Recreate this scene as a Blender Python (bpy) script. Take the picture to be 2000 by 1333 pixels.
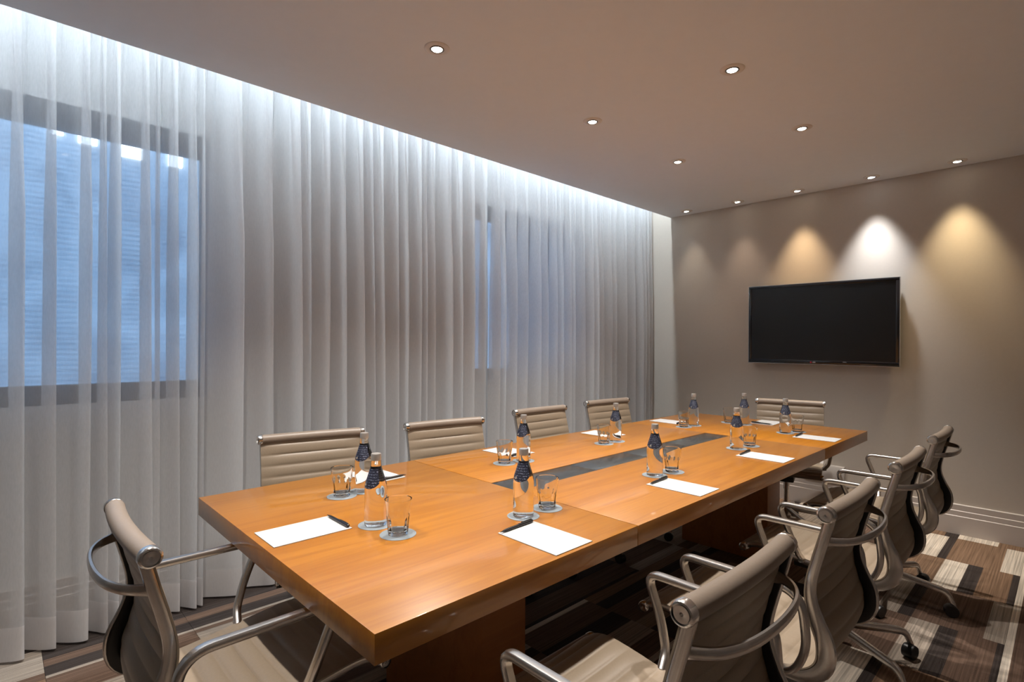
import bpy, bmesh, math, random
from mathutils import Vector, Matrix

for o in list(bpy.data.objects):
    bpy.data.objects.remove(o)
SC = bpy.context.scene
COL = SC.collection
PI = math.pi
R = math.radians

# ------------------------------------------------------------------ camera
FPX, YAW, PITCH, ROLL = 1052.658, R(46.1425), R(0.1559), R(0.3916)
CAM_Z = 1.29
cd = bpy.data.cameras.new('camera')
cam = bpy.data.objects.new('camera', cd)
COL.objects.link(cam)
cd.sensor_width = 36.0
cd.lens = FPX / 2000.0 * 36.0
cd.clip_start = 0.02
fw = Vector((math.cos(PITCH) * math.cos(YAW), math.cos(PITCH) * math.sin(YAW), math.sin(PITCH)))
rt = Vector((math.sin(YAW), -math.cos(YAW), 0))
up = rt.cross(fw)
r2 = math.cos(ROLL) * rt + math.sin(ROLL) * up
u2 = -math.sin(ROLL) * rt + math.cos(ROLL) * up
m = Matrix((r2, u2, -fw)).transposed().to_4x4()
m.translation = (0, 0, CAM_Z)
cam.matrix_world = m
SC.camera = cam

# ------------------------------------------------------------------ world, exposure
W = bpy.data.worlds.new('dusk_sky')
SC.world = W
W.use_nodes = True
bg = W.node_tree.nodes['Background']
bg.inputs[0].default_value = (0.36, 0.62, 1.0, 1)
bg.inputs[1].default_value = 2.3
SC.view_settings.view_transform = 'Standard'
SC.view_settings.look = 'None'
SC.view_settings.gamma = 1.0
SC.view_settings.exposure = 0.42
SC.view_settings.use_curve_mapping = False
SC.cycles.use_denoising = True
SC.cycles.transparent_max_bounces = 12
SC.cycles.max_bounces = 8
SC.cycles.transmission_bounces = 8
SC.cycles.diffuse_bounces = 4
SC.cycles.glossy_bounces = 3
SC.cycles.use_adaptive_sampling = True
SC.cycles.use_light_tree = False
SC.cycles.adaptive_threshold = 0.035
SC.cycles.sample_clamp_indirect = 6.0

P_DOWN, P_LED = 80.0, 50.0
WARM = (1.0, 0.935, 0.86)
COOL = (0.80, 0.92, 1.0)

# ------------------------------------------------------------------ materials
MATS = {}
def new_mat(name):
    mt = bpy.data.materials.new(name)
    mt.use_nodes = True
    nt = mt.node_tree
    return mt, nt, nt.nodes, nt.links, nt.nodes['Principled BSDF']

def pm(name, col, rough=0.5, metal=0.0, vary=0.06, scale=30.0, bump=0.0, coat=0.0, stretch=None, spec=None):
    """plain procedural material: base colour with a little noise, optional fine bump"""
    mt, nt, N, L, B = new_mat(name)
    tc = N.new('ShaderNodeTexCoord')
    no = N.new('ShaderNodeTexNoise'); no.inputs['Scale'].default_value = scale; no.inputs['Detail'].default_value = 4
    if stretch:
        mp = N.new('ShaderNodeMapping'); mp.inputs['Scale'].default_value = stretch
        L.new(tc.outputs['Object'], mp.inputs[0]); L.new(mp.outputs[0], no.inputs['Vector'])
    else:
        L.new(tc.outputs['Object'], no.inputs['Vector'])
    mx = N.new('ShaderNodeMix'); mx.data_type = 'RGBA'
    a = [max(0, c * (1 - vary)) for c in col]; b = [min(1, c * (1 + vary)) for c in col]
    mx.inputs[6].default_value = (*a, 1); mx.inputs[7].default_value = (*b, 1)
    L.new(no.outputs['Fac'], mx.inputs[0]); L.new(mx.outputs[2], B.inputs['Base Color'])
    B.inputs['Roughness'].default_value = rough
    B.inputs['Metallic'].default_value = metal
    if spec is not None: B.inputs['Specular IOR Level'].default_value = spec
    if coat:
        B.inputs['Coat Weight'].default_value = coat; B.inputs['Coat Roughness'].default_value = 0.08
    if bump:
        bp = N.new('ShaderNodeBump'); bp.inputs['Strength'].default_value = bump; bp.inputs['Distance'].default_value = 0.002
        L.new(no.outputs['Fac'], bp.inputs['Height']); L.new(bp.outputs[0], B.inputs['Normal'])
    MATS[name] = mt
    return mt

pm('wall_paint', (0.57, 0.51, 0.44), 0.75, vary=0.03, scale=60, bump=0.03)
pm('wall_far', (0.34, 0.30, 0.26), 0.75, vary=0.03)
pm('wall_white', (0.72, 0.72, 0.71), 0.8, vary=0.03)
pm('ceiling_paint', (0.79, 0.82, 0.86), 0.85, vary=0.02, scale=20)
pm('baseboard_paint', (0.56, 0.50, 0.46), 0.45, vary=0.02)
pm('dark_frame', (0.035, 0.036, 0.045), 0.4)
pm('pale_metal', (0.55, 0.6, 0.66), 0.35)
pm('leather', (0.245, 0.19, 0.135), 0.42, vary=0.10, scale=160, bump=0.10)
pm('leather_roll', (0.25, 0.20, 0.16), 0.38, vary=0.08, scale=160, bump=0.10)
pm('aluminium', (0.68, 0.65, 0.625), 0.27, 1.0, vary=0.08, scale=40)
pm('chrome', (0.86, 0.84, 0.82), 0.2, 1.0, vary=0.03)
pm('black_rubber', (0.012, 0.012, 0.013), 0.35, vary=0.2)
pm('dark_steel', (0.06, 0.055, 0.05), 0.4, 0.6)
pm('tv_bezel', (0.010, 0.010, 0.012), 0.18, vary=0.1, coat=0.4)
pm('tv_screen', (0.006, 0.006, 0.006), 0.28, vary=0.1)
pm('tv_rim', (0.62, 0.63, 0.65), 0.25, 0.7)
pm('tv_red', (0.55, 0.02, 0.05), 0.4)
pm('tv_grey', (0.32, 0.32, 0.34), 0.4)
pm('paper', (0.43, 0.43, 0.43), 0.7, vary=0.015, scale=8)
pm('pen_black', (0.012, 0.011, 0.011), 0.28, vary=0.2)
pm('pen_metal', (0.25, 0.24, 0.24), 0.25, 0.9)
pm('coaster_grey', (0.19, 0.215, 0.235), 0.75, vary=0.12, scale=220, bump=0.05)
pm('cap_metal', (0.62, 0.58, 0.54), 0.3, 0.75, vary=0.06, scale=90)
pm('sticker_grey', (0.20, 0.23, 0.23), 0.5, vary=0.25, scale=600)
pm('sticker_white', (0.62, 0.62, 0.60), 0.5)
pm('emblem_gold', (0.62, 0.55, 0.38), 0.35, 0.3)
pm('inlay', (0.034, 0.035, 0.035), 0.22, vary=0.12, scale=25, coat=0.2)
pm('trim_white', (0.72, 0.68, 0.64), 0.5, vary=0.02)
pm('lamp_baffle', (0.10, 0.09, 0.085), 0.3, 0.7)
pm('slab_grey', (0.12, 0.10, 0.09), 0.9)
pm('box_grey', (0.50, 0.46, 0.43), 0.5, vary=0.02)
pm('foliage_blue', (0.05, 0.09, 0.10), 0.7, vary=0.5, scale=12)

def emit(name, col, strength):
    mt, nt, N, L, B = new_mat(name)
    B.inputs['Base Color'].default_value = (0.8, 0.8, 0.8, 1)
    no = N.new('ShaderNodeTexNoise'); no.inputs['Scale'].default_value = 6
    mr = N.new('ShaderNodeMapRange'); mr.inputs[3].default_value = strength * 0.85; mr.inputs[4].default_value = strength * 1.15
    L.new(no.outputs['Fac'], mr.inputs[0]); L.new(mr.outputs[0], B.inputs['Emission Strength'])
    B.inputs['Emission Color'].default_value = (*col, 1)
    mt.cycles.emission_sampling = 'NONE'
    MATS[name] = mt
emit('lamp_warm', (1.0, 0.90, 0.76), 9.0)
emit('lamp_cool', (0.95, 0.97, 1.0), 9.0)
emit('led_cool', COOL, 3.0)
emit('sky_glow_panel', (0.86, 0.94, 1.0), 3.2)

# wood: long grain along X with cathedral figure
def wood(name, c0, c1, c2, rough, coat):
    mt, nt, N, L, B = new_mat(name)
    tc = N.new('ShaderNodeTexCoord')
    oi = N.new('ShaderNodeObjectInfo')
    mp = N.new('ShaderNodeMapping'); mp.inputs['Scale'].default_value = (0.5, 6.5, 3.0)
    L.new(tc.outputs['Object'], mp.inputs[0])
    n1 = N.new('ShaderNodeTexNoise'); n1.inputs['Scale'].default_value = 1.6; n1.inputs['Detail'].default_value = 3; n1.inputs['Distortion'].default_value = 0.6
    L.new(mp.outputs[0], n1.inputs['Vector'])
    # contour lines of the stretched noise = growth-ring figure
    mu = N.new('ShaderNodeMath'); mu.operation = 'MULTIPLY'; mu.inputs[1].default_value = 26.0
    L.new(n1.outputs['Fac'], mu.inputs[0])
    sn = N.new('ShaderNodeMath'); sn.operation = 'SINE'; L.new(mu.outputs[0], sn.inputs[0])
    m2 = N.new('ShaderNodeMapping'); m2.inputs['Scale'].default_value = (3.0, 90.0, 60.0)
    L.new(tc.outputs['Object'], m2.inputs[0])
    n2 = N.new('ShaderNodeTexNoise'); n2.inputs['Scale'].default_value = 1.5; n2.inputs['Detail'].default_value = 4
    L.new(m2.outputs[0], n2.inputs['Vector'])
    m3 = N.new('ShaderNodeMapping'); m3.inputs['Scale'].default_value = (0.8, 2.2, 2.0)
    L.new(tc.outputs['Object'], m3.inputs[0])
    n3 = N.new('ShaderNodeTexNoise'); n3.inputs['Scale'].default_value = 2.0; n3.inputs['Detail'].default_value = 2
    L.new(m3.outputs[0], n3.inputs['Vector'])
    r1 = N.new('ShaderNodeMapRange'); r1.inputs[1].default_value = 0.2; r1.inputs[2].default_value = 1.0; r1.inputs[3].default_value = 0.0; r1.inputs[4].default_value = 0.26
    L.new(sn.outputs[0], r1.inputs[0])
    a1 = N.new('ShaderNodeMath'); a1.operation = 'MULTIPLY_ADD'; a1.inputs[1].default_value = 0.66
    L.new(n2.outputs['Fac'], a1.inputs[0]); L.new(r1.outputs[0], a1.inputs[2])
    x1 = N.new('ShaderNodeMix'); x1.data_type = 'RGBA'; x1.inputs[6].default_value = (*c0, 1); x1.inputs[7].default_value = (*c1, 1)
    L.new(n3.outputs['Fac'], x1.inputs[0])
    x2 = N.new('ShaderNodeMix'); x2.data_type = 'RGBA'; x2.inputs[7].default_value = (*c2, 1)
    L.new(x1.outputs[2], x2.inputs[6]); L.new(a1.outputs[0], x2.inputs[0])
    L.new(x2.outputs[2], B.inputs['Base Color'])
    B.inputs['Roughness'].default_value = rough
    B.inputs['Coat Weight'].default_value = coat
    B.inputs['Coat Roughness'].default_value = 0.07
    MATS[name] = mt
wood('table_wood', (0.345, 0.130, 0.008), (0.41, 0.165, 0.011), (0.215, 0.066, 0.0035), 0.36, 0.45)
wood('leg_wood', (0.34, 0.12, 0.025), (0.40, 0.15, 0.035), (0.24, 0.075, 0.015), 0.45, 0.1)

# carpet yarn: face colour from an attribute, fine lines along X
def carpet():
    mt, nt, N, L, B = new_mat('carpet_yarn')
    at = N.new('ShaderNodeAttribute'); at.attribute_name = 'yarn'
    ge = N.new('ShaderNodeNewGeometry')
    mp = N.new('ShaderNodeMapping'); mp.inputs['Scale'].default_value = (2.2, 150.0, 1.0)
    L.new(ge.outputs['Position'], mp.inputs[0])
    n1 = N.new('ShaderNodeTexNoise'); n1.inputs['Scale'].default_value = 1.0; n1.inputs['Detail'].default_value = 3
    L.new(mp.outputs[0], n1.inputs['Vector'])
    n2 = N.new('ShaderNodeTexNoise'); n2.inputs['Scale'].default_value = 420.0; n2.inputs['Detail'].default_value = 2
    L.new(ge.outputs['Position'], n2.inputs['Vector'])
    mr = N.new('ShaderNodeMapRange'); mr.inputs[1].default_value = 0.3; mr.inputs[2].default_value = 0.7; mr.inputs[3].default_value = 0.62; mr.inputs[4].default_value = 1.34
    L.new(n1.outputs['Fac'], mr.inputs[0])
    mr2 = N.new('ShaderNodeMapRange'); mr2.inputs[3].default_value = 0.7; mr2.inputs[4].default_value = 1.3
    L.new(n2.outputs['Fac'], mr2.inputs[0])
    mu = N.new('ShaderNodeMath'); mu.operation = 'MULTIPLY'; L.new(mr.outputs[0], mu.inputs[0]); L.new(mr2.outputs[0], mu.inputs[1])
    vm = N.new('ShaderNodeVectorMath'); vm.operation = 'SCALE'
    L.new(at.outputs['Color'], vm.inputs[0]); L.new(mu.outputs[0], vm.inputs['Scale'])
    L.new(vm.outputs[0], B.inputs['Base Color'])
    B.inputs['Roughness'].default_value = 0.95
    B.inputs['Specular IOR Level'].default_value = 0.1
    bp = N.new('ShaderNodeBump'); bp.inputs['Strength'].default_value = 0.5; bp.inputs['Distance'].default_value = 0.003
    L.new(n2.outputs['Fac'], bp.inputs['Height']); L.new(bp.outputs[0], B.inputs['Normal'])
    MATS['carpet_yarn'] = mt
carpet()

# sheer fabric: part open weave (transparent), part white yarn that scatters and transmits
def sheer(name, col, open_, trans):
    mt, nt, N, L, B = new_mat(name)
    N.remove(B)
    out = N['Material Output']
    tc = N.new('ShaderNodeTexCoord')
    mp = N.new('ShaderNodeMapping'); mp.inputs['Scale'].default_value = (1.0, 1.0, 0.25)
    L.new(tc.outputs['Object'], mp.inputs[0])
    no = N.new('ShaderNodeTexNoise'); no.inputs['Scale'].default_value = 180.0; no.inputs['Detail'].default_value = 2
    L.new(mp.outputs[0], no.inputs['Vector'])
    mr = N.new('ShaderNodeMapRange'); mr.inputs[3].default_value = max(0, open_ - 0.05); mr.inputs[4].default_value = open_ + 0.05
    L.new(no.outputs['Fac'], mr.inputs[0])
    d = N.new('ShaderNodeBsdfDiffuse'); d.inputs[0].default_value = (*col, 1)
    t = N.new('ShaderNodeBsdfTranslucent'); t.inputs[0].default_value = (*col, 1)
    tr = N.new('ShaderNodeBsdfTransparent')
    a = N.new('ShaderNodeMixShader'); a.inputs[0].default_value = trans
    L.new(d.outputs[0], a.inputs[1]); L.new(t.outputs[0], a.inputs[2])
    b = N.new('ShaderNodeMixShader')
    L.new(mr.outputs[0], b.inputs[0]); L.new(a.outputs[0], b.inputs[1]); L.new(tr.outputs[0], b.inputs[2])
    L.new(b.outputs[0], out.inputs['Surface'])
    MATS[name] = mt
sheer('sheer_thin', (0.88, 0.88, 0.89), 0.50, 0.45)
sheer('sheer_dense', (0.87, 0.87, 0.88), 0.22, 0.45)
sheer('sheer_hem', (0.82, 0.80, 0.80), 0.20, 0.40)

# glass
def glass(name, col, ior, rough=0.0):
    mt, nt, N, L, B = new_mat(name)
    B.inputs['Base Color'].default_value = (*col, 1)
    B.inputs['Transmission Weight'].default_value = 1.0
    B.inputs['IOR'].default_value = ior
    no = N.new('ShaderNodeTexNoise'); no.inputs['Scale'].default_value = 20
    mr = N.new('ShaderNodeMapRange'); mr.inputs[3].default_value = rough; mr.inputs[4].default_value = rough + 0.015
    L.new(no.outputs['Fac'], mr.inputs[0]); L.new(mr.outputs[0], B.inputs['Roughness'])
    MATS[name] = mt
glass('bottle_glass', (0.985, 0.99, 0.99), 1.36)
glass('tumbler_glass', (0.995, 1.0, 0.998), 1.34)

def pane_mat():
    mt, nt, N, L, B = new_mat('window_glass')
    N.remove(B)
    out = N['Material Output']
    tr = N.new('ShaderNodeBsdfTransparent'); tr.inputs[0].default_value = (0.93, 0.96, 0.97, 1)
    gl = N.new('ShaderNodeBsdfGlossy'); gl.inputs['Roughness'].default_value = 0.02
    fr = N.new('ShaderNodeFresnel'); fr.inputs[0].default_value = 1.45
    no = N.new('ShaderNodeTexNoise'); no.inputs['Scale'].default_value = 3
    bp = N.new('ShaderNodeBump'); bp.inputs['Strength'].default_value = 0.02
    L.new(no.outputs['Fac'], bp.inputs['Height']); L.new(bp.outputs[0], gl.inputs['Normal'])
    mx = N.new('ShaderNodeMixShader')
    L.new(fr.outputs[0], mx.inputs[0]); L.new(tr.outputs[0], mx.inputs[1]); L.new(gl.outputs[0], mx.inputs[2])
    L.new(mx.outputs[0], out.inputs['Surface'])
    MATS['window_glass'] = mt
pane_mat()

# bottle label: dark navy with rows of fine pale script-like strokes
def label_mat():
    mt, nt, N, L, B = new_mat('bottle_label')
    tc = N.new('ShaderNodeTexCoord')
    mp = N.new('ShaderNodeMapping'); mp.inputs['Scale'].default_value = (1, 1, 1)
    L.new(tc.outputs['Object'], mp.inputs[0])
    wv = N.new('ShaderNodeTexWave'); wv.bands_direction = 'Z'; wv.inputs['Scale'].default_value = 42.0
    wv.inputs['Distortion'].default_value = 3.0; wv.inputs['Detail'].default_value = 2; wv.inputs['Detail Scale'].default_value = 8
    L.new(mp.outputs[0], wv.inputs['Vector'])
    no = N.new('ShaderNodeTexNoise'); no.inputs['Scale'].default_value = 260
    L.new(tc.outputs['Object'], no.inputs['Vector'])
    mu = N.new('ShaderNodeMath'); mu.operation = 'MULTIPLY'; L.new(wv.outputs['Fac'], mu.inputs[0]); L.new(no.outputs['Fac'], mu.inputs[1])
    cr = N.new('ShaderNodeValToRGB')
    cr.color_ramp.elements[0].position = 0.42; cr.color_ramp.elements[0].color = (0.010, 0.013, 0.03, 1)
    cr.color_ramp.elements[1].position = 0.60; cr.color_ramp.elements[1].color = (0.24, 0.27, 0.36, 1)
    L.new(mu.outputs[0], cr.inputs[0]); L.new(cr.outputs[0], B.inputs['Base Color'])
    B.inputs['Roughness'].default_value = 0.45
    MATS['bottle_label'] = mt
label_mat()

# neighbouring facade: pale cladding with thin horizontal joints
def facade_mat():
    mt, nt, N, L, B = new_mat('facade')
    ge = N.new('ShaderNodeNewGeometry')
    wv = N.new('ShaderNodeTexWave'); wv.bands_direction = 'Z'; wv.inputs['Scale'].default_value = 8.0
    L.new(ge.outputs['Position'], wv.inputs['Vector'])
    no = N.new('ShaderNodeTexNoise'); no.inputs['Scale'].default_value = 1.9; no.inputs['Detail'].default_value = 6; no.inputs['Distortion'].default_value = 0.8
    L.new(ge.outputs['Position'], no.inputs['Vector'])
    mu = N.new('ShaderNodeMath'); mu.operation = 'MULTIPLY_ADD'; mu.inputs[1].default_value = 0.12
    L.new(wv.outputs['Fac'], mu.inputs[0]); L.new(no.outputs['Fac'], mu.inputs[2])
    cr = N.new('ShaderNodeValToRGB')
    cr.color_ramp.elements[0].position = 0.3; cr.color_ramp.elements[0].color = (0.26, 0.31, 0.36, 1)
    cr.color_ramp.elements[1].position = 0.8; cr.color_ramp.elements[1].color = (0.80, 0.82, 0.84, 1)
    L.new(mu.outputs[0], cr.inputs[0]); L.new(cr.outputs[0], B.inputs['Base Color'])
    B.inputs['Roughness'].default_value = 0.9
    MATS['facade'] = mt
facade_mat()

# ------------------------------------------------------------------ mesh helpers
class MB:
    def __init__(s): s.v = []; s.f = []
    def add(s, vs, fs):
        b = len(s.v); s.v += [tuple(x) for x in vs]; s.f += [tuple(i + b for i in q) for q in fs]; return s
    def box(s, x0, x1, y0, y1, z0, z1):
        return s.add([(x0,y0,z0),(x1,y0,z0),(x1,y1,z0),(x0,y1,z0),(x0,y0,z1),(x1,y0,z1),(x1,y1,z1),(x0,y1,z1)],
                     [(0,3,2,1),(4,5,6,7),(0,1,5,4),(1,2,6,5),(2,3,7,6),(3,0,4,7)])
    def rbox(s, x0, x1, y0, y1, z0, z1, bev=0.002, seg=2):
        bm = bmesh.new(); bmesh.ops.create_cube(bm, size=1)
        for v in bm.verts:
            v.co = Vector(((x0+x1)/2 + v.co.x*(x1-x0), (y0+y1)/2 + v.co.y*(y1-y0), (z0+z1)/2 + v.co.z*(z1-z0)))
        bmesh.ops.bevel(bm, geom=bm.edges[:], offset=bev, segments=seg, profile=0.5, affect='EDGES')
        bm.verts.index_update()
        s.add([v.co[:] for v in bm.verts], [[v.index for v in f.verts] for f in bm.faces]); bm.free(); return s
    def lathe(s, prof, n=32, axis='z', c=(0,0,0), close=True):
        vs = []; fs = []; k = len(prof)
        for i in range(n):
            a = 2*PI*i/n; ca, sa = math.cos(a), math.sin(a)
            for r, h in prof:
                p = (r*ca, r*sa, h)
                if axis == 'x': p = (p[2], p[0], p[1])
                elif axis == 'y': p = (p[1], p[2], p[0])
                vs.append((p[0]+c[0], p[1]+c[1], p[2]+c[2]))
        for i in range(n):
            j = (i+1) % n
            for q in range(k-1):
                fs.append((i*k+q, j*k+q, j*k+q+1, i*k+q+1))
        return s.add(vs, fs)
    def sweep(s, path, secs, side=None, cap=True, closed=False):
        """path: points; secs: list of (half-width, half-depth) or one; side: fixed side vector"""
        n = len(path); P = [Vector(p) for p in path]; K = 10
        if not isinstance(secs, list): secs = [secs]*n
        vs = []; fs = []; ref = None
        for i in range(n):
            if closed: t = P[(i+1) % n] - P[i-1]
            else: t = P[min(i+1, n-1)] - P[max(i-1, 0)]
            t.normalize()
            if side is not None: u = Vector(side); u = (u - t*u.dot(t)).normalized()
            else:
                if ref is None: ref = Vector((0,0,1)) if abs(t.z) < 0.9 else Vector((1,0,0))
                u = (ref - t*ref.dot(t)).normalized(); ref = u
            w = t.cross(u)
            a, b = secs[i]
            for k in range(K):
                th = 2*PI*k/K + PI/K
                c, d = math.cos(th), math.sin(th)
                e = 0.72
                c = math.copysign(abs(c)**e, c); d = math.copysign(abs(d)**e, d)
                vs.append(P[i] + u*a*c + w*b*d)
        for i in range(n if closed else n-1):
            j = (i+1) % n
            for k in range(K):
                l = (k+1) % K
                fs.append((i*K+k, i*K+l, j*K+l, j*K+k))
        if cap and not closed:
            fs.append(tuple(reversed(range(K)))); fs.append(tuple((n-1)*K+k for k in range(K)))
        return s.add(vs, fs)
    def mesh(s, name, smooth=40):
        me = bpy.data.meshes.new(name); me.from_pydata(s.v, [], s.f)
        bm = bmesh.new(); bm.from_mesh(me); bmesh.ops.recalc_face_normals(bm, faces=bm.faces[:]); bm.to_mesh(me); bm.free()
        if smooth:
            me.shade_smooth(); me.set_sharp_from_angle(angle=R(smooth))
        return me
    def build(s, name, mat, parent=None, smooth=40, loc=None):
        return obj(name, s.mesh(name, smooth), mat, parent, loc)

def obj(name, me, mat, parent=None, loc=None):
    o = bpy.data.objects.new(name, me); COL.objects.link(o)
    if mat is not None and not me.materials: me.materials.append(MATS[mat])
    if parent is not None: o.parent = parent
    if loc is not None: o.location = loc
    return o
def tag(o, label=None, cat=None, group=None, kind=None):
    if label: o['label'] = label
    if cat: o['category'] = cat
    if group: o['group'] = group
    if kind: o['kind'] = kind
    return o
def empty(name, loc=(0,0,0), rz=0):
    o = bpy.data.objects.new(name, None); COL.objects.link(o)
    o.empty_display_size = 0.05
    o.location = loc; o.rotation_euler = (0,0,rz); return o
def copy_tree(o, parent=None):
    c = o.copy(); COL.objects.link(c); c.parent = parent
    for ch in list(o.children): copy_tree(ch, c)
    return c
def catmull(pts, n):
    """Catmull-Rom through pts, n samples per span"""
    P = [Vector(p) for p in pts]; P = [2*P[0]-P[1]] + P + [2*P[-1]-P[-2]]
    out = []
    for i in range(1, len(P)-2):
        for k in range(n):
            t = k/n; a, b, c, d = P[i-1], P[i], P[i+1], P[i+2]
            out.append(0.5*((2*b) + (c-a)*t + (2*a-5*b+4*c-d)*t*t + (3*b-a-3*c+d)*t**3))
    out.append(P[-2]); return out
def fillet(pts, rad, n=6):
    """polyline with rounded corners; rad list per inner corner"""
    P = [Vector(p) for p in pts]; out = [P[0]]
    for i in range(1, len(P)-1):
        r = rad[i-1] if isinstance(rad, (list, tuple)) else rad
        a = (P[i-1]-P[i]); b = (P[i+1]-P[i]); la, lb = a.length, b.length
        r_ = min(r, la*0.49, lb*0.49); p = P[i]+a.normalized()*r_; q = P[i]+b.normalized()*r_
        for k in range(n+1):
            t = k/n; out.append((1-t)**2*p + 2*t*(1-t)*P[i] + t*t*q)
    out.append(P[-1]); return out

# ------------------------------------------------------------------ room shell
X0, X1, Y0, Y1 = -1.85, 4.777, -1.3, 3.2
CEIL, EDGE_Y, TOP = 2.521, 2.732, 3.02
floor = tag(MB().box(X0, X1+0.2, Y0, Y1+0.2, -0.12, -0.007).build('floor', 'slab_grey', smooth=0), kind='structure')

# carpet tiles 0.5 m, blocks woven across the tile (bands along Y, lines along X)
CREAM, GREIGE, BROWN, UMBER, DARK, TAN = (0.56,0.49,0.41), (0.30,0.25,0.205), (0.20,0.125,0.080), (0.125,0.080,0.058), (0.046,0.036,0.032), (0.25,0.185,0.13)
PAT = {
 'A': [(0.085,CREAM),(0.33,BROWN),(0.372,DARK),(0.49,CREAM),(0.5,BROWN)],
 'B': [(0.028,DARK),(0.155,BROWN),(0.222,DARK),(0.33,CREAM),(0.5,BROWN)],
 'C': [(0.072,GREIGE),(0.33,UMBER),(0.385,DARK),(0.47,GREIGE),(0.5,UMBER)],
 'D': [(0.022,DARK),(0.155,UMBER),(0.222,DARK),(0.33,GREIGE),(0.5,UMBER)],
 'E': [(0.10,UMBER),(0.22,GREIGE),(0.33,DARK),(0.472,UMBER),(0.5,CREAM)],
 'F': [(0.12,DARK),(0.20,TAN),(0.36,UMBER),(0.43,DARK),(0.5,BROWN)],
 'G': [(0.02,GREIGE),(0.10,DARK),(0.16,UMBER),(0.275,DARK),(0.39,DARK),(0.5,UMBER)],
 'H': [(0.05,UMBER),(0.16,GREIGE),(0.27,GREIGE),(0.36,DARK),(0.5,TAN)],
 'W': [(0.13,BROWN),(0.33,CREAM),(0.40,DARK),(0.5,BROWN)],
}
TILES = {}
def tile_mesh(key, lx):
    if (key, lx) in TILES: return TILES[(key, lx)]
    g = 0.0006; vs = []; fs = []; cols = []
    y = 0.0; t = 0.0; b = -0.0072
    bands = []
    for e, c in PAT[key]: bands.append((max(y, g), min(e, 0.5-g), c)); y = e
    for (a, e, c) in bands:
        k = len(vs)
        vs += [(g,a,t),(lx-g,a,t),(lx-g,e,t),(g,e,t),(g,a,b),(lx-g,a,b),(lx-g,e,b),(g,e,b)]
        q = [(k,k+1,k+2,k+3),(k+1,k+5,k+6,k+2),(k+3,k+7,k+4,k)]
        if a <= g: q.append((k,k+4,k+5,k+1))
        if e >= 0.5-g: q.append((k+2,k+6,k+7,k+3))
        fs += q; cols += [c]*len(q)
    me = bpy.data.meshes.new('carpet_tile'); me.from_pydata(vs, [], fs)
    at = me.attributes.new('yarn', 'FLOAT_COLOR', 'FACE')
    for i, c in enumerate(cols): at.data[i].color = (*c, 1)
    me.materials.append(MATS['carpet_yarn']); TILES[(key, lx)] = me
    return me
rnd = random.Random(5)
xs = [4.65-0.5*k for k in range(0, 14)]
for iy in range(9):
    ty = Y0 + 0.5*iy
    for ix, xe in enumerate(xs):
        if ix == 0:
            lx = 0.127; xa = 4.65; key = 'W'
        else:
            lx = 0.5; xa = xe
            if iy == 3: key = ['A','B','C','D'][(ix-1) % 4]
            elif iy == 8: key = 'G' if xa > 0.0 else 'H'
            elif iy == 2: key = 'E'
            else: key = rnd.choice('BCDEFGH')
        o = obj('carpet_tile', tile_mesh(key, lx), None, floor, (xa, ty, 0))

ceiling = tag(MB().box(X0, X1-0.012, Y0, EDGE_Y, CEIL, TOP).build('ceiling', 'ceiling_paint', smooth=0), kind='structure')
MB().box(X0, X1, Y0, Y1, TOP, TOP+0.1).build('pocket_soffit', 'ceiling_paint', ceiling, smooth=0)

# window wall with two openings
WIN = [(-0.78, 0.82), (2.60, 3.735)]
WZ0, WZ1 = 0.992, 2.370
wl = MB()
wl.box(X0-0.2, X1+0.2, Y1, Y1+0.22, -0.12, WZ0)
wl.box(X0-0.2, X1+0.2, Y1, Y1+0.22, WZ1, TOP+0.1)
wl.box(X0-0.2, WIN[0][0], Y1, Y1+0.22, WZ0, WZ1)
wl.box(WIN[0][1], WIN[1][0], Y1, Y1+0.22, WZ0, WZ1)
wl.box(WIN[1][1], X1+0.2, Y1, Y1+0.22, WZ0, WZ1)
tag(wl.build('wall_left', 'wall_white', smooth=0), kind='structure')
tag(MB().box(X1, X1+0.2, Y0-0.2, Y1, -0.12, TOP+0.1).build('wall_front', 'wall_paint', smooth=0), kind='structure')
tag(MB().box(X0-0.2, X1+0.2, Y0-0.2, Y0, -0.12, TOP+0.1).build('wall_right', 'wall_far', smooth=0), kind='structure')
tag(MB().box(X0-0.2, X0, Y0, Y1, -0.12, TOP+0.1).build('wall_back', 'wall_far', smooth=0), kind='structure')

# baseboards: stepped profile
def baseboard(name, along, a, b, c, sgn):
    prof = [(0,0),(0.024,0),(0.024,0.122),(0.0195,0.126),(0.0195,0.158),(0.015,0.162),(0.015,0.199),(0.011,0.203),(0,0.203)]
    vs = []; k = len(prof)
    for t in (a, b):
        for d, h in prof:
            vs.append((c+sgn*d, t, h) if along == 'y' else (t, c+sgn*d, h))
    fs = [(i, (i+1) % k, k+(i+1) % k, k+i) for i in range(k)] + [tuple(range(k)), tuple(range(2*k-1, k-1, -1))]
    return tag(MB().add(vs, fs).build(name, 'baseboard_paint', smooth=0), kind='structure')
baseboard('baseboard_front', 'y', Y0, Y1, X1, -1)
baseboard('baseboard_left', 'x', X0, X1-0.03, Y1, -1)
baseboard('baseboard_right', 'x', X0, X1-0.03, Y0, 1)

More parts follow.
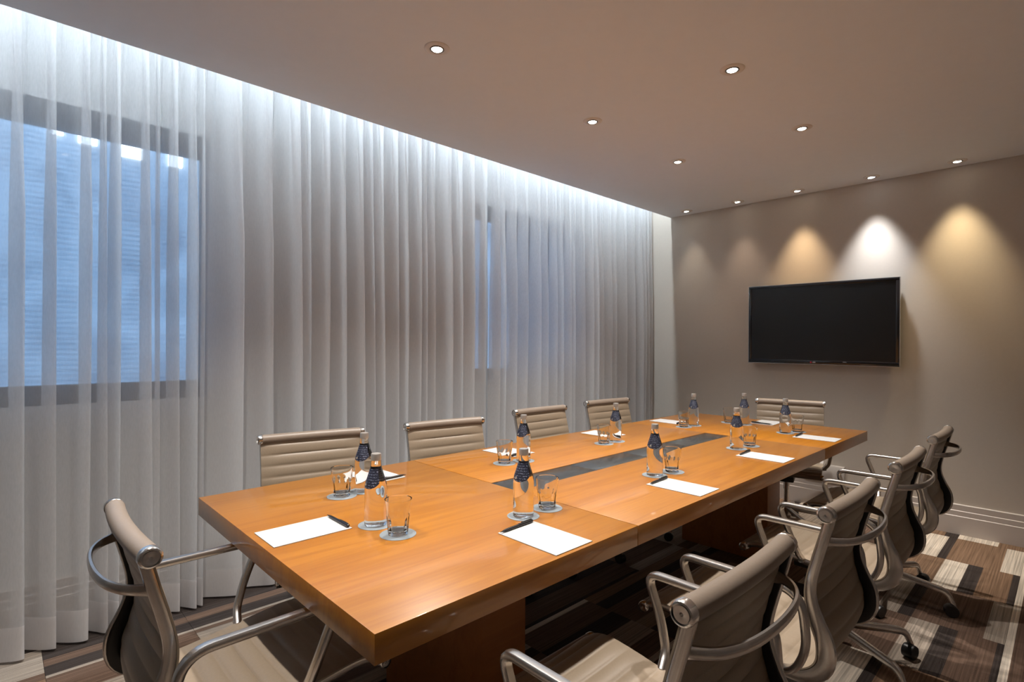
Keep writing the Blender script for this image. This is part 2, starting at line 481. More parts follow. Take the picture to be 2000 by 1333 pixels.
# windows
for i, (a, b) in enumerate(WIN):
    w = tag(empty('window_%d' % (i+1), ((a+b)/2, Y1, WZ0)), kind='structure')
    ox, h = (b-a)/2, WZ1-WZ0
    f = MB()
    f.rbox(-ox, ox, 0.0, 0.07, h-0.112, h, 0.004)
    f.rbox(-ox, ox, 0.0, 0.07, 0.0, 0.088, 0.004)
    f.rbox(-ox, -ox+0.055, 0.002, 0.07, 0.088, h-0.112, 0.004)
    f.rbox(ox-0.03, ox, 0.002, 0.07, 0.088, h-0.112, 0.004)
    f.build('window_frame', 'dark_frame', w, smooth=30)
    MB().box(-ox+0.055, ox-0.03, 0.036, 0.042, 0.088, h-0.112).build('window_pane', 'window_glass', w, smooth=0)
    if i == 1:
        MB().rbox(ox-0.170, ox-0.135, 0.012, 0.06, 0.088, h-0.112, 0.004).build('sash_stile', 'dark_frame', w, smooth=30)
        MB().rbox(ox-0.134, ox-0.124, 0.008, 0.05, 0.088, h-0.112, 0.003).build('stile_seal', 'pale_metal', w, smooth=30)

# facade across the way, in blue dusk light, with glowing panels for sky glimpses
nb = empty('neighbour_building', (2.0, 5.2, 0))
tag(nb, 'pale clad building facade seen bluish through the windows behind the sheers', 'building')
MB().box(-5, 7, 0, 0.2, -1.0, 4.6).build('facade_wall', 'facade', nb, smooth=0)
for (a, b, c, d) in ((0.445,0.56,2.775,2.84), (0.71,0.85,2.735,2.85), (1.03,1.13,2.735,2.845), (0.30,0.36,2.80,2.83)):
    MB().box(a-2.0, b-2.0, -0.03, 0.01, c, d).build('sky_glow_panel', 'sky_glow_panel', nb, smooth=0)
MB().rbox(-5, 7, -0.25, 0.02, 0.78, 0.84, 0.01).build('ledge', 'pale_metal', nb, smooth=0)

# ------------------------------------------------------------------ curtains
def fold_table(x0, x1, wl, seed):
    r = random.Random(seed); ws = []; t = 0
    while t < (x1-x0): w = wl*r.uniform(0.5, 1.5); ws.append(w); t += w
    k = (x1-x0)/t; ws = [w*k for w in ws]
    return ws, [r.uniform(0.65, 1.2) for _ in ws], [r.uniform(-1, 1) for _ in ws], [r.uniform(0.2, 1.0) for _ in ws]
def curtain(x0, x1, wl, amp, seed, mat, label, ymid=2.955, per=32, over=0.50):
    ws, am, dr, hf = fold_table(x0, x1, wl, seed)
    rr = random.Random(seed+1); ov = [over*rr.uniform(0.55, 1.15) for _ in ws]
    top, bot, hem = 2.985, 0.012, 0.145
    def point(u_fold, t, z, off=0.0):
        i = u_fold; w = ws[i]; ph = 2*PI*t
        xb = x0 + sum(ws[:i]) + w*t
        def lerp(A):
            j = max(0, i-1) if t < 0.5 else min(len(ws)-1, i+1)
            s_ = abs(t-0.5); return A[i]*(1-s_) + A[j]*s_
        g = min(1.0, max(0.0, 1 - (z-bot)/(2.70-bot)))                   # 0 at the top, 1 at the hem
        A = amp*lerp(am)*(0.45 + 0.55*min(1, g*2.2)**0.8)
        pl = max(0, 1-g*3.2)
        y = ymid + A*math.sin(ph) + 0.011*pl*math.sin(4*ph + 4*lerp(hf)) + 0.006*pl*math.sin(7*ph + 9*lerp(hf)) + 0.006*math.sin(2*ph+7*lerp(hf))*(1-pl)
        x = xb - lerp(ov)*w*math.sin(ph)*(0.45+0.55*min(1, g*3.0)) - 0.40*(w/4)*pl*math.sin(4*ph + 4*lerp(hf)) + 0.035*lerp(dr)*(g**1.3)*math.sin(2.2*g+lerp(hf)*4)
        return min(x1-0.002, max(x0+0.002, x)), min(3.06, y+off), z
    def strip(zs, off):
        vs = []; fs = []; nx = 0
        cols = [(i, k/per) for i in range(len(ws)) for k in range(per)] + [(len(ws)-1, 1.0)]
        nx = len(cols)
        for z in zs:
            for (i, t) in cols: vs.append(point(i, t, z, off))
        for r_ in range(len(zs)-1):
            for c in range(nx-1):
                fs.append((r_*nx+c, r_*nx+c+1, (r_+1)*nx+c+1, (r_+1)*nx+c))
        me = bpy.data.meshes.new('curtain'); me.from_pydata(vs, [], fs); me.shade_smooth()
        return me
    c = empty('sheer_curtain', ((x0+x1)/2, ymid, 0))
    tag(c, label, 'curtain', 'sheer curtains along the window wall')
    zs = [top - (top-hem)*(k/34.0) for k in range(35)]
    def local(me):
        for v in me.vertices: v.co.x -= (x0+x1)/2; v.co.y -= ymid
        return me
    obj('drape', local(strip(zs, 0.0)), mat, c)
    obj('hem', local(strip([hem, 0.1, 0.055, bot], -0.0008)), 'sheer_hem', c)
    obj('hem_turnup', local(strip([hem+0.002, 0.1, 0.055, bot+0.002], 0.0022)), 'sheer_hem', c)
    return c
curtain(-1.75, 0.735, 0.098, 0.056, 11, 'sheer_thin', 'thin white sheer curtain over the large window behind the chair at the near table end')
curtain(0.737, 2.542, 0.105, 0.066, 23, 'sheer_dense', 'densely gathered grey-white curtain hanging between the two windows', over=0.40)
curtain(2.545, 4.748, 0.098, 0.054, 37, 'sheer_thin', 'white sheer curtain over the smaller window, reaching the television wall')

# ------------------------------------------------------------------ conference table
TX0, TX1, TY0, TY1, TZ, TT = 0.519, 4.023, 0.907, 2.117, 0.740, 0.061
tb = empty('conference_table', ((TX0+TX1)/2, (TY0+TY1)/2, 0))
tag(tb, 'long honey-coloured wooden conference table with a black centre strip', 'table')
cx, cy = tb.location.x, tb.location.y
SX0, SX1, IY0, IY1 = 1.404, 3.178, 1.426, 1.573
def panel(a, b, c, d):
    MB().rbox(a-cx, b-cx, c-cy, d-cy, TZ-TT, TZ, 0.0012, 2).build('tabletop_panel', 'table_wood', tb, smooth=30)
g = 0.0014
panel(TX0, SX0-g, TY0, TY1)
panel(SX0+g, SX1-g, TY0, IY0-g)
panel(SX0+g, SX1-g, IY1+g, TY1)
panel(SX1+g, TX1, TY0, TY1)
ib = [SX0+0.001, 1.884, 2.291, 2.70, SX1-0.001]
for k in range(4):
    lid = MB().rbox(ib[k]-cx+0.0006, ib[k+1]-cx-0.0006, IY0-cy+0.001, IY1-cy-0.001, TZ-0.020, TZ-0.0015, 0.0008).build('cable_lid', 'inlay', tb, smooth=30)
    for yy in (IY0-cy+0.006, IY1-cy-0.006):
        MB().rbox(ib[k]-cx+0.004, ib[k]-cx+0.028, yy-0.005, yy+0.005, TZ-0.003, TZ-0.0008, 0.0006).build('lid_catch', 'black_rubber', lid, smooth=30)
MB().box(SX0+0.002-cx, SX1-0.002-cx, IY0+0.001-cy, IY1-0.001-cy, TZ-TT, TZ-0.021).build('cable_tray', 'dark_steel', tb, smooth=0)
for (a, b) in ((1.071, 1.261), (3.283, 3.473)):
    MB().rbox(a-cx, b-cx, 1.240-cy, 1.784-cy, 0.0, TZ-TT, 0.0015).build('leg', 'leg_wood', tb, smooth=30)

# ------------------------------------------------------------------ chairs
PROF = [(-.255,.855),(-.241,.80),(-.223,.735),(-.208,.67),(-.207,.62),(-.219,.565),(-.234,.515),(-.229,.465),(-.192,.434),(-.13,.427),(-.05,.434),(.05,.448),(.15,.461),(.215,.464),(.262,.452),(.280,.430)]
def chair_curve():
    c = [Vector((p.x, p.y)) for p in catmull([(y, z, 0) for y, z in PROF], 24)]
    s = [0.0]
    for a, b in zip(c, c[1:]): s.append(s[-1] + (b-a).length)
    return c, s
CC, CS = chair_curve()
def at_s(t):
    for i in range(len(CS)-1):
        if CS[i+1] >= t:
            k = (t-CS[i])/max(1e-9, CS[i+1]-CS[i]); p = CC[i].lerp(CC[i+1], k)
            tg = (CC[min(i+2, len(CC)-1)] - CC[max(i-1, 0)]).normalized()
            return p, Vector((-tg.y, tg.x))      # normal towards the sitter
    tg = (CC[-1]-CC[-3]).normalized(); return CC[-1], Vector((-tg.y, tg.x))
S_SPLIT = CS[7*24]        # lowest part of the back
S_END = CS[-1]
PITCH_RIB = 0.0475
def sling(s0, s1, hw=0.222, step=0.0042):
    n = int((s1-s0)/step); m_ = 12; front = []; back = []
    for i in range(n+1):
        s_ = s0 + (s1-s0)*i/n; p, nn = at_s(s_)
        ph = abs(math.sin(PI*(s_-0.024)/PITCH_RIB)); d = 0.0080*ph**0.33
        fr, bk = [], []
        for j in range(m_+1):
            u = -1 + 2*j/m_; ed = 1-abs(u)**8
            sag = 0.012*(1-u*u)
            q = p - nn*sag
            a = q + nn*(0.002 + (0.002+d)*ed); b = q - nn*(0.002 + (0.001+0.9*d)*ed)
            fr.append((hw*u, a.x, a.y)); bk.append((hw*u, b.x, b.y))
        front.append(fr); back.append(bk)
    vs = []; fs = []; w = m_+1
    for r_ in front: vs += r_
    o = len(vs)
    for r_ in back: vs += r_
    for i in range(n):
        for j in range(m_):
            fs.append((i*w+j, i*w+j+1, (i+1)*w+j+1, (i+1)*w+j)); fs.append((o+i*w+j, o+(i+1)*w+j, o+(i+1)*w+j+1, o+i*w+j+1))
        fs.append((i*w, (i+1)*w, o+(i+1)*w, o+i*w)); fs.append((i*w+m_, o+i*w+m_, o+(i+1)*w+m_, (i+1)*w+m_))
    for j in range(m_):
        fs.append((j, o+j, o+j+1, j+1)); k = n*w
        fs.append((k+j, k+j+1, o+k+j+1, o+k+j))
    return MB().add(vs, fs)
def roll_bar(y, z, r, bow, hw=0.214):
    path = [(hw*(-1+2*k/14), y - bow*(1-(-1+2*k/14)**2), z) for k in range(15)]
    b = MB(); n = 20; vs = []; fs = []
    for p in path:
        for k in range(n):
            a = 2*PI*k/n; vs.append((p[0], p[1]+r*math.cos(a), p[2]+r*math.sin(a)))
    for i in range(14):
        for k in range(n): fs.append((i*n+k, i*n+(k+1) % n, (i+1)*n+(k+1) % n, (i+1)*n+k))
    fs.append(tuple(range(n))); fs.append(tuple(range(14*n, 15*n)))
    return b.add(vs, fs)
def cap(r, sx, x, y, z):
    prof = [(0.0,0.004),(0.0030,0.004),(0.0034,0.0100),(r*0.5,0.0105),(r*0.66,0.0105),(r*0.69,0.0065),(r*0.76,0.0065),(r*0.80,0.0120),(r*0.94,0.0110),(r*1.04,0.007),(r*1.05,-0.006),(r*0.9,-0.010),(0,-0.010)]
    return MB().lathe([(a, h*sx) for a, h in prof], 24, 'x', (x, y, z))

def make_chair():
    ch = empty('office_chair')
    sling(0.016, S_SPLIT).build('backrest', 'leather', ch, smooth=60)
    sling(S_SPLIT, S_END-0.004).build('seat', 'leather', ch, smooth=60)
    tr = roll_bar(-.257, .855, 0.0215, 0.010).build('top_roll', 'leather_roll', ch, smooth=50)
    fr = roll_bar(.276, .432, 0.017, 0.0).build('front_roll', 'leather_roll', ch, smooth=50)
    for sx in (-1, 1):
        cap(0.0215, sx, sx*0.222, -.257, .855).build('roll_cap', 'chrome', tr, smooth=35)
        cap(0.017, sx, sx*0.222, .276, .432).build('roll_cap', 'chrome', fr, smooth=35)
    # side rails follow the sling, deeper around the lower back
    N_ = 90
    for sx in (-1, 1):
        path, sec, p2, s2_ = [], [], [], []
        for i in range(N_+1):
            s_ = 0.006 + (S_END-0.012)*i/N_; p, nn = at_s(s_)
            k = math.exp(-((s_-S_SPLIT+0.03)/0.11)**2)
            dep = 0.0115 + 0.0105*k
            q = p - nn*(dep+0.001)
            path.append((sx*0.216, q.x, q.y)); sec.append((0.0085, dep))
            p2.append((sx*0.2065, q.x, q.y)); s2_.append((0.0028, dep*0.72))
        rl = MB().sweep(path, sec, side=(1,0,0)).build('side_rail', 'aluminium', ch, smooth=35)
        MB().sweep(p2, s2_, side=(1,0,0)).build('dark_reflection_strip', 'black_rubber', rl, smooth=35)  # black strip standing in for the dark reflection on the rail's inner face
    # bowed back brace
    pts = [(-.209,-.240,.783),(-.200,-.262,.783),(-.165,-.295,.783),(-.10,-.318,.783),(0,-.326,.783),(.10,-.318,.783),(.165,-.295,.783),(.200,-.262,.783),(.209,-.240,.783)]
    bp = catmull(pts, 5); nb_ = len(bp)
    MB().sweep(bp, [(0.0105+0.008*(abs(2*i/(nb_-1)-1)**6), 0.0058+0.003*(abs(2*i/(nb_-1)-1)**6)) for i in range(nb_)], side=(0,0,1)).build('back_brace', 'aluminium', ch, smooth=35)
    # armrest loops
    for sx in (-1, 1):
        c = [(.222,.045,.442),(.256,.052,.475),(.270,.075,.545),(.272,.122,.660),(.272,-.214,.660),(.270,-.228,.520),(.258,-.195,.445),(.222,-.13,.416)]
        path = fillet([(sx*a, b, d) for a, b, d in c], [.02,.04,.045,.062,.05,.035], 8)
        am = MB().sweep(path, (0.0125, 0.0105), side=(1,0,0)).build('armrest', 'aluminium', ch, smooth=40)
        for (yy, zz) in ((.046,.444), (-.133,.416)):
            MB().lathe([(0,0.006),(0.007,0.006),(0.009,0.003),(0.009,-0.012)], 14, 'x', (sx*0.2325, yy, zz)).build('arm_bolt', 'chrome', am, smooth=35)
    # under-seat stretchers and tilt mechanism
    for yy, zz in ((-.10,.405), (.11,.428)):
        pth = catmull([(-.212,yy,zz),(-.15,yy,zz-.020),(0,yy,zz-.030),(.15,yy,zz-.020),(.212,yy,zz)], 5)
        MB().sweep(pth, (0.010, 0.007), side=(0,0,1)).build('seat_stretcher', 'aluminium', ch, smooth=35)
    me_ = MB().rbox(-.055,.055,-.125,.135,.345,.385,.008).build('tilt_mechanism', 'dark_steel', ch, smooth=35)
    MB().sweep([(.05,.02,.372),(.12,.02,.368),(.185,.02,.360)], (0.004,0.004)).build('lever', 'black_rubber', me_)
    MB().lathe([(0,.062),(.022,.062),(.027,.070),(.0285,.10),(.0285,.165),(.024,.176),(.0165,.180),(.0165,.268),(.0205,.270),(.0205,.346),(0,.346)], 24).build('pedestal', 'aluminium', ch, smooth=35)
    # five-arm base on twin-wheel casters
    leg_path = fillet([(0.022,0,0.136),(0.292,0,0.108),(0.316,0,0.052)], [0.03], 8)
    nl = len(leg_path)
    leg_me = MB().sweep(leg_path, [(0.0125-0.004*i/(nl-1), 0.0165-0.006*i/(nl-1)) for i in range(nl)], side=(0,1,0)).mesh('leg', 35)
    hood = MB().lathe([(0,.020),(.0265,.020),(.0285,.014),(.0285,-.014),(.0265,-.020),(0,-.020)], 24, 'y', (-.012,0,.0285)).mesh('caster', 35)
    for k in range(5):
        lg = obj('base_leg', leg_me, 'aluminium', ch); lg.rotation_euler = (0,0,2*PI*k/5)
        cs = obj('caster', hood, 'black_rubber', lg, (0.318,0,0)); cs.rotation_euler = (0,0,0.5+1.3*k)
    return ch

HEAD = 'head'
# key, roll centre x, y, facing (chair local +Y rotated by rz), base turn, label
CHAIRS = [
 (1.030, .434, 0.0, R(20),  'nearest brown leather office chair on the aisle side, facing the window wall'),
 (1.757, .434, 0.0, R(-47), 'brown leather office chair second from the camera on the aisle side'),
 (2.525, .434, 0.0, R(-47), 'brown leather office chair third from the camera on the aisle side'),
 (3.335, .445, 0.0, R(-97), 'brown leather office chair farthest along the aisle side, beside the television wall baseboard'),
 (1.062, 2.422, PI+R(-12), R(15), 'brown leather office chair nearest the camera on the curtain side, turned slightly'),
 (1.742, 2.320, PI+R(-9), R(40),  'brown leather office chair second from the camera on the curtain side'),
 (2.539, 2.372, PI+R(-2), R(5),  'brown leather office chair third from the camera on the curtain side'),
 (3.275, 2.385, PI+R(-6), R(-100),  'brown leather office chair on the curtain side closest to the television wall'),
 (4.292, 1.466, PI/2+R(15), R(10),'brown leather office chair at the far table end below the television'),
 (0.228, 1.502, -PI/2, R(30),'brown leather office chair at the near table end, in front of the sheer curtain'),
]
proto = make_chair()
chairs = [proto] + [copy_tree(proto) for _ in CHAIRS[1:]]
for o, (x, y, rz, bt, lab) in zip(chairs, CHAIRS):
    off = Matrix.Rotation(rz, 3, 'Z') @ Vector((0, .257, 0))
    o.location = (x+off.x, y+off.y, 0); o.rotation_euler = (0,0,rz)
    tag(o, lab, 'chair', 'office chairs around the conference table')
    k = 0
    for c in sorted(o.children, key=lambda c: c.name):
        if c.name.startswith('base_leg'):
            c.rotation_euler = (0,0, bt - rz + 2*PI*k/5); k += 1

# ------------------------------------------------------------------ things on the table
def bottle_r(z):
    T = [(0,.0315),(.004,.0330),(.02,.0332),(.06,.0328),(.10,.0332),(.118,.0322),(.135,.0275),(.152,.0218),(.168,.0172),(.182,.0148),(.196,.0140),(.2,.0140)]
    for (a, ra), (b, rb) in zip(T, T[1:]):
        if z <= b: 
            t = (z-a)/(b-a); return ra + (rb-ra)*t
    return T[-1][1]
def smooth_r(z): return (bottle_r(max(0,z-.005)) + 2*bottle_r(z) + bottle_r(min(.2,z+.005)))/4
def make_bottle():
    b = empty('water_bottle')
    prof = [(0,.004),(.018,.004),(.027,.0005)] + [(smooth_r(.001+.194*k/40), .001+.194*k/40) for k in range(41)] + [(.0135,.197),(0,.197)]
    MB().lathe(prof, 40).build('bottle_body', 'bottle_glass', b, smooth=60)
    MB().lathe([(.0143,.1925),(.0150,.193),(.0150,.2105),(.0142,.2125),(0,.2128)], 32).build('bottle_cap', 'cap_metal', b, smooth=35)
    # one label on each flank of the shoulder, lower edge rounded
    for a0 in (PI, 0.0):
        vs, fs = [], []; n, k = 16, 12; hwid = R(66)
        for i in range(k+1):
            for j in range(n+1):
                u = -1+2*j/n; a = a0 + u*hwid
                zlo = .113 + .016*abs(u)**2.2; zhi = .1690
                z = zlo + (zhi-zlo)*i/k; r_ = smooth_r(z)+.0007
                vs.append((r_*math.cos(a), r_*math.sin(a), z))
        for i in range(k):
            for j in range(n): fs.append((i*(n+1)+j, i*(n+1)+j+1, (i+1)*(n+1)+j+1, (i+1)*(n+1)+j))
        lb = MB().add(vs, fs).build('label', 'bottle_label', b, smooth=60)
        # small ring emblem
        ring = []
        for q in range(16):
            t = 2*PI*q/16; a = a0 + R(-22 if a0 else 22) + 0.10*math.cos(t); z = .1245 + .0030*math.sin(t); r_ = smooth_r(z)+.0014
            ring.append((r_*math.cos(a), r_*math.sin(a), z))
        MB().sweep(ring, (0.0005,0.0005), closed=True).build('emblem', 'emblem_gold', lb)
    return b
def make_glass():
    g_ = empty('drinking_glass')
    n = 60; H = .100; vs, fs = [], []
    outer = [0,.002,.006,.012,.022,.032,.042,.050,.056,.060,.070,.082,.093,.099,.100]
    def ro(z, a):
        base = .0275 + .0105*(z/H)**0.9
        if z < .002: base -= .002
        if .004 < z < .0585:
            f = min(1, (z-.004)/.008, (.0585-z)/.006); c = abs(math.cos(5*a))
            base -= f*0.0026*(1-c)
        elif z >= .0585: base += .0006
        return base
    def ri(z): return .0275 + .0105*(z/H)**0.9 - .0024
    rows = [[(ro(z, 2*PI*i/n)*math.cos(2*PI*i/n), ro(z, 2*PI*i/n)*math.sin(2*PI*i/n), z) for i in range(n)] for z in outer]
    inner = [.0993,.09,.07,.05,.03,.018,.0135]
    rows += [[(ri(z)*math.cos(2*PI*i/n)*(0.93 if z < .014 else 1), ri(z)*math.sin(2*PI*i/n)*(0.93 if z < .014 else 1), z) for i in range(n)] for z in inner]
    for r_ in rows: vs += r_
    for q in range(len(rows)-1):
        for i in range(n): fs.append((q*n+i, q*n+(i+1) % n, (q+1)*n+(i+1) % n, (q+1)*n+i))
    fs.append(tuple(reversed(range(n)))); fs.append(tuple((len(rows)-1)*n+i for i in range(n)))
    MB().add(vs, fs).build('tumbler', 'tumbler_glass', g_, smooth=32)
    return g_
coaster_me = MB().lathe([(0,0),(.0505,0),(.0515,.0006),(.0505,.0014),(.046,.0014),(.0455,.0011),(0,.0011)], 48).mesh('coaster', 30)
coaster_me.materials.append(MATS['coaster_grey'])
def make_pen():
    p = empty('pen')
    MB().lathe([(0,-.072),(.0009,-.072),(.0014,-.066),(.0036,-.054),(.0044,-.045),(.0046,.0),(.0047,.040)], 16, 'x', (0,0,.0048)).build('barrel', 'pen_black', p, smooth=35)
    cp = MB().lathe([(.0048,.008),(.0053,.008),(.0054,.060),(.0050,.066),(.0034,.069),(0,.069)], 16, 'x', (0,0,.0053)).build('pen_cap', 'pen_black', p, smooth=35)
    MB().rbox(.018,.064,-.0016,.0016,.0108,.0124,.0005).build('clip', 'pen_black', cp, smooth=30)
    return p
pad_me = MB().rbox(-.075,.075,-.112,.112,0,.0024,.0004,1).mesh('note_pad', 30); pad_me.materials.append(MATS['paper'])

bottle0, glass0, pen0 = make_bottle(), make_glass(), make_pen()
# place, bottle xy, glass xy, pad centre+turn, pen centre+turn
TOPZ = TZ + 0.0002
SEATS = [
 ('at the near table end', (.829,1.448), (.835,1.333), (.650,1.540,PI/2), (.754,1.540,-PI/2)),
 ('on the aisle side nearest the camera', (1.213,1.205), (1.329,1.210), (1.122,1.031,0), (1.118,1.136,0.06)),
 ('second from the camera on the aisle side', (1.990,1.207), (2.100,1.190), (1.906,1.036,0), (1.904,1.136,0.06)),
 ('third from the camera on the aisle side', (2.817,1.223), (2.945,1.208), (2.706,1.035,0), (2.712,1.136,0.05)),
 ('farthest along the aisle side', (3.540,1.234), (3.645,1.200), (3.486,1.040,0.03), (3.490,1.140,0.05)),
 ('on the curtain side nearest the camera', (.985,1.806), (.894,1.797), (1.127,1.982,0.05), (1.145,1.884,PI+0.06)),
 ('second from the camera on the curtain side', (1.778,1.768), (1.675,1.788), (1.868,1.965,0.05), (1.862,1.866,PI+0.04)),
 ('third from the camera on the curtain side', (2.516,1.774), (2.405,1.774), (2.655,1.965,0.04), (2.640,1.862,PI+0.05)),
 ('on the curtain side closest to the television', (3.395,1.766), (3.283,1.776), (3.425,1.965,0.0), (3.410,1.862,PI+0.03)),
 ('at the far table end', (3.700,1.556), (3.709,1.667), (3.905,1.482,PI/2+0.03), (3.806,1.480,PI/2)),
]
for i, (where, bxy, gxy, pad, pen) in enumerate(SEATS):
    b = bottle0 if i == 0 else copy_tree(bottle0)
    b.location = (*bxy, TOPZ+.0014); b.rotation_euler = (0,0,R(14+((i*37) % 17)))
    tag(b, 'clear water bottle with navy label ' + where, 'bottle', 'water bottles on the conference table')
    g_ = glass0 if i == 0 else copy_tree(glass0)
    g_.location = (*gxy, TOPZ+.0014); g_.rotation_euler = (0,0,R(i*13))
    tag(g_, 'empty faceted drinking glass ' + where, 'glass', 'drinking glasses on the conference table')
    for (xy, what) in ((bxy, 'water bottle'), (gxy, 'drinking glass')):
        c = obj('coaster', coaster_me, None, None, (*xy, TOPZ))
        tag(c, 'round grey coaster under the %s %s' % (what, where), 'coaster', 'grey coasters on the conference table')
    n = obj('note_pad', pad_me, None, None, (pad[0], pad[1], TOPZ)); n.rotation_euler = (0,0,pad[2])
    tag(n, 'blank white note pad ' + where, 'note pad', 'note pads on the conference table')
    p = pen0 if i == 0 else copy_tree(pen0)
    p.location = (pen[0], pen[1], TOPZ+.0024); p.rotation_euler = (0,0,pen[2])
    tag(p, 'black pen lying on the note pad ' + where, 'pen', 'pens on the note pads')
# grey printed square on the near bottle's lower flank
for c in bottle0.children:
    if c.name.startswith('bottle_body'):
        for nm, mt_, hw_, z0, z1, off in (('sticker_border','sticker_white',R(13),.068,.090,.0004), ('sticker','sticker_grey',R(10),.0705,.0875,.0007)):
            vs, fs = [], []
            for z in (z0, (z0+z1)/2, z1):
                for j in range(7):
                    a = R(-62) + hw_*(-1+2*j/6); r_ = smooth_r(z)+off; vs.append((r_*math.cos(a), r_*math.sin(a), z))
            for q in range(2):
                for j in range(6): fs.append((q*7+j, q*7+j+1, (q+1)*7+j+1, (q+1)*7+j))
            MB().add(vs, fs).build(nm, mt_, c, smooth=60)
        break

# ------------------------------------------------------------------ television
TVX, TVY0, TVY1, TVZ0, TVZ1 = X1-0.066, .864, 1.947, 1.131, 1.785
tv = empty('television', (TVX, (TVY0+TVY1)/2, (TVZ0+TVZ1)/2))
tag(tv, 'flat black television switched off on the beige wall', 'television')
hw, hh = (TVY1-TVY0)/2, (TVZ1-TVZ0)/2
MB().rbox(.006,.046,-hw+.012,hw-.012,-hh+.012,hh-.012,.006).build('back_housing', 'tv_bezel', tv, smooth=30)
bz = MB(); t, tbm = .026, .034
bz.rbox(-.004,.014,-hw+.003,hw-.003,hh-t,hh-.003,.003); bz.rbox(-.004,.014,-hw+.003,hw-.003,-hh+.003,-hh+tbm,.003)
bz.rbox(-.004,.014,-hw+.003,-hw+t,-hh+tbm-.004,hh-t+.004,.003); bz.rbox(-.004,.014,hw-t,hw-.003,-hh+tbm-.004,hh-t+.004,.003)
bz = bz.build('bezel', 'tv_bezel', tv, smooth=30)
MB().box(.0,.006,-hw+t-.002,hw-t+.002,-hh+tbm-.002,hh-t+.002).build('screen', 'tv_screen', tv, smooth=0)
rm = MB()
rm.box(-.002,.020,-hw,hw,hh-.003,hh); rm.box(-.002,.020,-hw,hw,-hh,-hh+.003); rm.box(-.002,.020,-hw,-hw+.003,-hh+.003,hh-.003); rm.box(-.002,.020,hw-.003,hw,-hh+.003,hh-.003)
rm.build('outer_rim', 'tv_rim', tv, smooth=0)
MB().lathe([(0,-.0048),(.0062,-.0048),(.0062,-.003)], 20, 'x', (0,.045,-hh+.017)).build('brand_mark', 'tv_red', bz, smooth=30)
MB().rbox(-.0046,-.003,.012,.034,-hh+.013,-hh+.021,.0004).build('brand_plate', 'tv_grey', bz, smooth=30)
MB().rbox(-.0048,-.003,-.205,-.180,-hh+.021,-hh+.026,.0006).build('indicator', 'tv_grey', bz, smooth=30)
MB().rbox(.046,.065,-.22,.22,-.16,.16,.003).build('wall_bracket', 'dark_steel', tv, smooth=30)

# grey connection box on the wall above the skirting
bxo = empty('connection_box', (X1, 1.365, .205))
tag(bxo, 'pale grey connection box low on the television wall above the skirting', 'outlet box')
MB().rbox(-.030,0,-.142,.142,0,.135,.003).build('box_body', 'box_grey', bxo, smooth=30)
MB().rbox(-.033,-.030,-.136,.136,.006,.129,.001).build('box_cover', 'box_grey', bxo, smooth=30)

# ------------------------------------------------------------------ ceiling lamps
def spot(parent, name, power, col, size, blend, aim, rad=0.02, loc=(0,0,-0.02)):
    ld = bpy.data.lights.new(name, 'SPOT'); ld.energy = power; ld.color = col; ld.spot_size = size; ld.spot_blend = blend; ld.shadow_soft_size = rad
    o = bpy.data.objects.new(name, ld); COL.objects.link(o); o.parent = parent; o.location = loc
    o.rotation_euler = Vector(aim).to_track_quat('-Z', 'Y').to_euler()
    return o
def make_fixture(lampmat, tilt):
    f = empty('downlight')
    MB().lathe([(.029,-.0005),(.029,-.0035),(.034,-.0050),(.050,-.0040),(.053,-.0015),(.053,.0)], 40).build('trim_ring', 'trim_white', f, smooth=50)
    MB().lathe([(.030,-.001),(.0295,-.006),(.0265,-.0075),(.0235,-.006),(.0215,-.001)], 36).build('gimbal_ring', 'lamp_baffle', f, smooth=50)
    l = MB().lathe([(.0225,-.002),(.0215,-.0065),(.016,-.0095),(.008,-.011),(0,-.0115)], 32).build('lamp_lens', lampmat, f, smooth=60)
    l.rotation_euler = (0, -tilt, 0)
    return f
fx = make_fixture('lamp_warm', 0.0)
first = True
DOWN = [(1.330,1.850,'nearest the camera in the row by the curtains'), (2.385,1.850,'middle of the row by the curtains'), (3.320,1.852,'farthest in the row by the curtains'),
        (2.375,1.060,'nearer of the two in the row above the aisle side'), (3.300,1.070,'farther of the two in the row above the aisle side'),
        (1.330,1.060,'above the aisle side beside the camera'), (0.330,1.850,'above the near table end, curtain row'), (0.330,1.060,'above the near table end, aisle row')]
for x, y, where in DOWN:
    f = fx if first else copy_tree(fx); first = False
    f.location = (x, y, CEIL)
    tag(f, 'round recessed ceiling downlight ' + where, 'downlight', 'recessed downlights over the table')
for f in [o for o in SC.objects if o.name.startswith('downlight')]:
    spot(f, 'downlight_beam', P_DOWN, WARM, R(98), 0.9, (0,0,-1))
wx = None
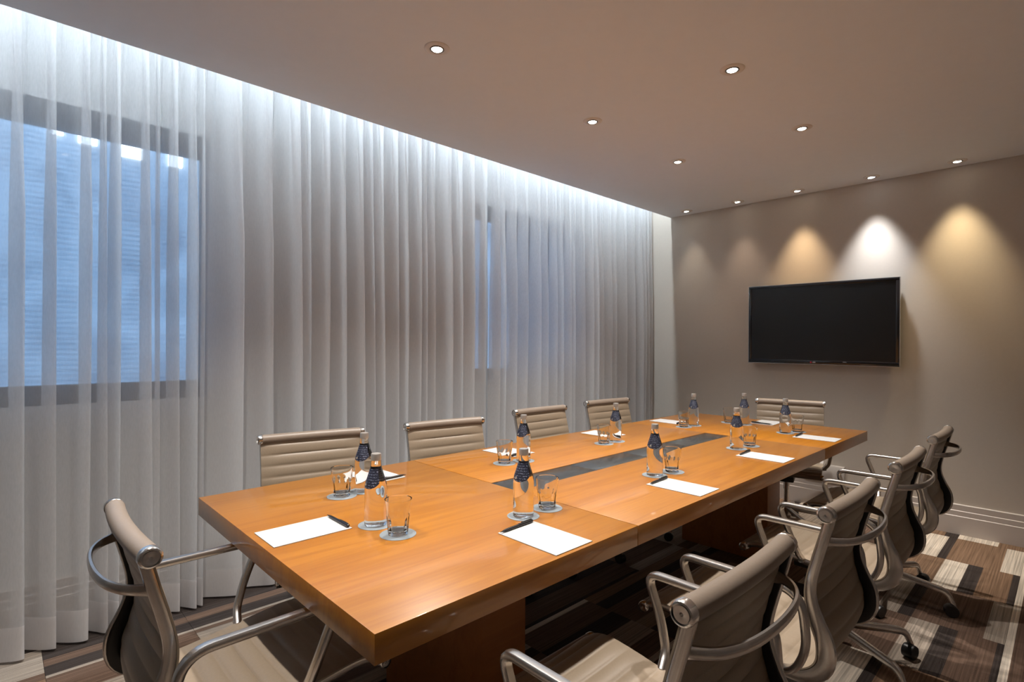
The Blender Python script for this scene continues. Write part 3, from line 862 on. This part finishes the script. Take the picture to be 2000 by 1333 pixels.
WASH = [(2.486,3.5,(1.0,.86,.68),'lamp_warm','first from the curtains'), (2.010,3.5,(1.0,.78,.60),'lamp_warm','second from the curtains'),
        (1.530,17.0,(1.0,.72,.42),'lamp_warm','third from the curtains'), (1.025,32.0,(.92,.95,1.0),'lamp_cool','fourth from the curtains, cold white'),
        (0.537,20.0,(1.0,.78,.46),'lamp_warm','fifth from the curtains')]
for y, pw, col, lm, where in WASH:
    f = make_fixture(lm, R(20)); f.name = 'wall_washer'
    f.location = (4.622, y, CEIL)
    tag(f, 'small recessed ceiling spotlight by the television wall, ' + where, 'spotlight', 'spotlights along the television wall')
    spot(f, 'washer_beam', pw*2.3, col, R(60), 1.0, (math.sin(R(2)),0,-math.cos(R(2))), 0.035)

for k, x in enumerate((-1.2, -0.2, 0.8, 1.8, 2.8)):  # unseen spots added to lift the ambient light from the aisle side
    f = make_fixture('lamp_warm', 0.0); f.name = 'added_aisle_fill'
    f.location = (x, -1.05, CEIL)
    tag(f, 'added fill spotlight out of view by the aisle wall, %s from the back' % ('first','second','third','fourth','fifth')[k], 'spotlight', 'added fill spotlights along the aisle wall')
    spot(f, 'added_fill_beam', 11.0, WARM, R(100), 1.0, (0,-math.sin(R(15)),-math.cos(R(15))), 0.02)

# cove light strip on the hidden edge of the ceiling, washing the curtain heads
ls = empty('led_strip', ((X0+X1)/2, EDGE_Y+0.001, TOP-0.03))
tag(ls, 'cool white light strip hidden in the curtain pocket', 'light strip')
hl = (X1-X0)/2 - 0.03
MB().rbox(-hl,hl,0,.030,.006,.018,.002).build('strip_profile', 'trim_white', ls, smooth=0)
MB().box(-hl+.01,hl-.01,.004,.026,.0045,.006).build('strip_diffuser', 'led_cool', ls, smooth=0)
ad = bpy.data.lights.new('cove_glow', 'AREA'); ad.shape = 'RECTANGLE'; ad.size = 2*hl; ad.size_y = .02; ad.energy = P_LED; ad.color = COOL
ao = bpy.data.objects.new('cove_glow', ad); COL.objects.link(ao); ao.parent = ls; ao.location = (0,.016,0)
ao.rotation_euler = (R(3),0,0)
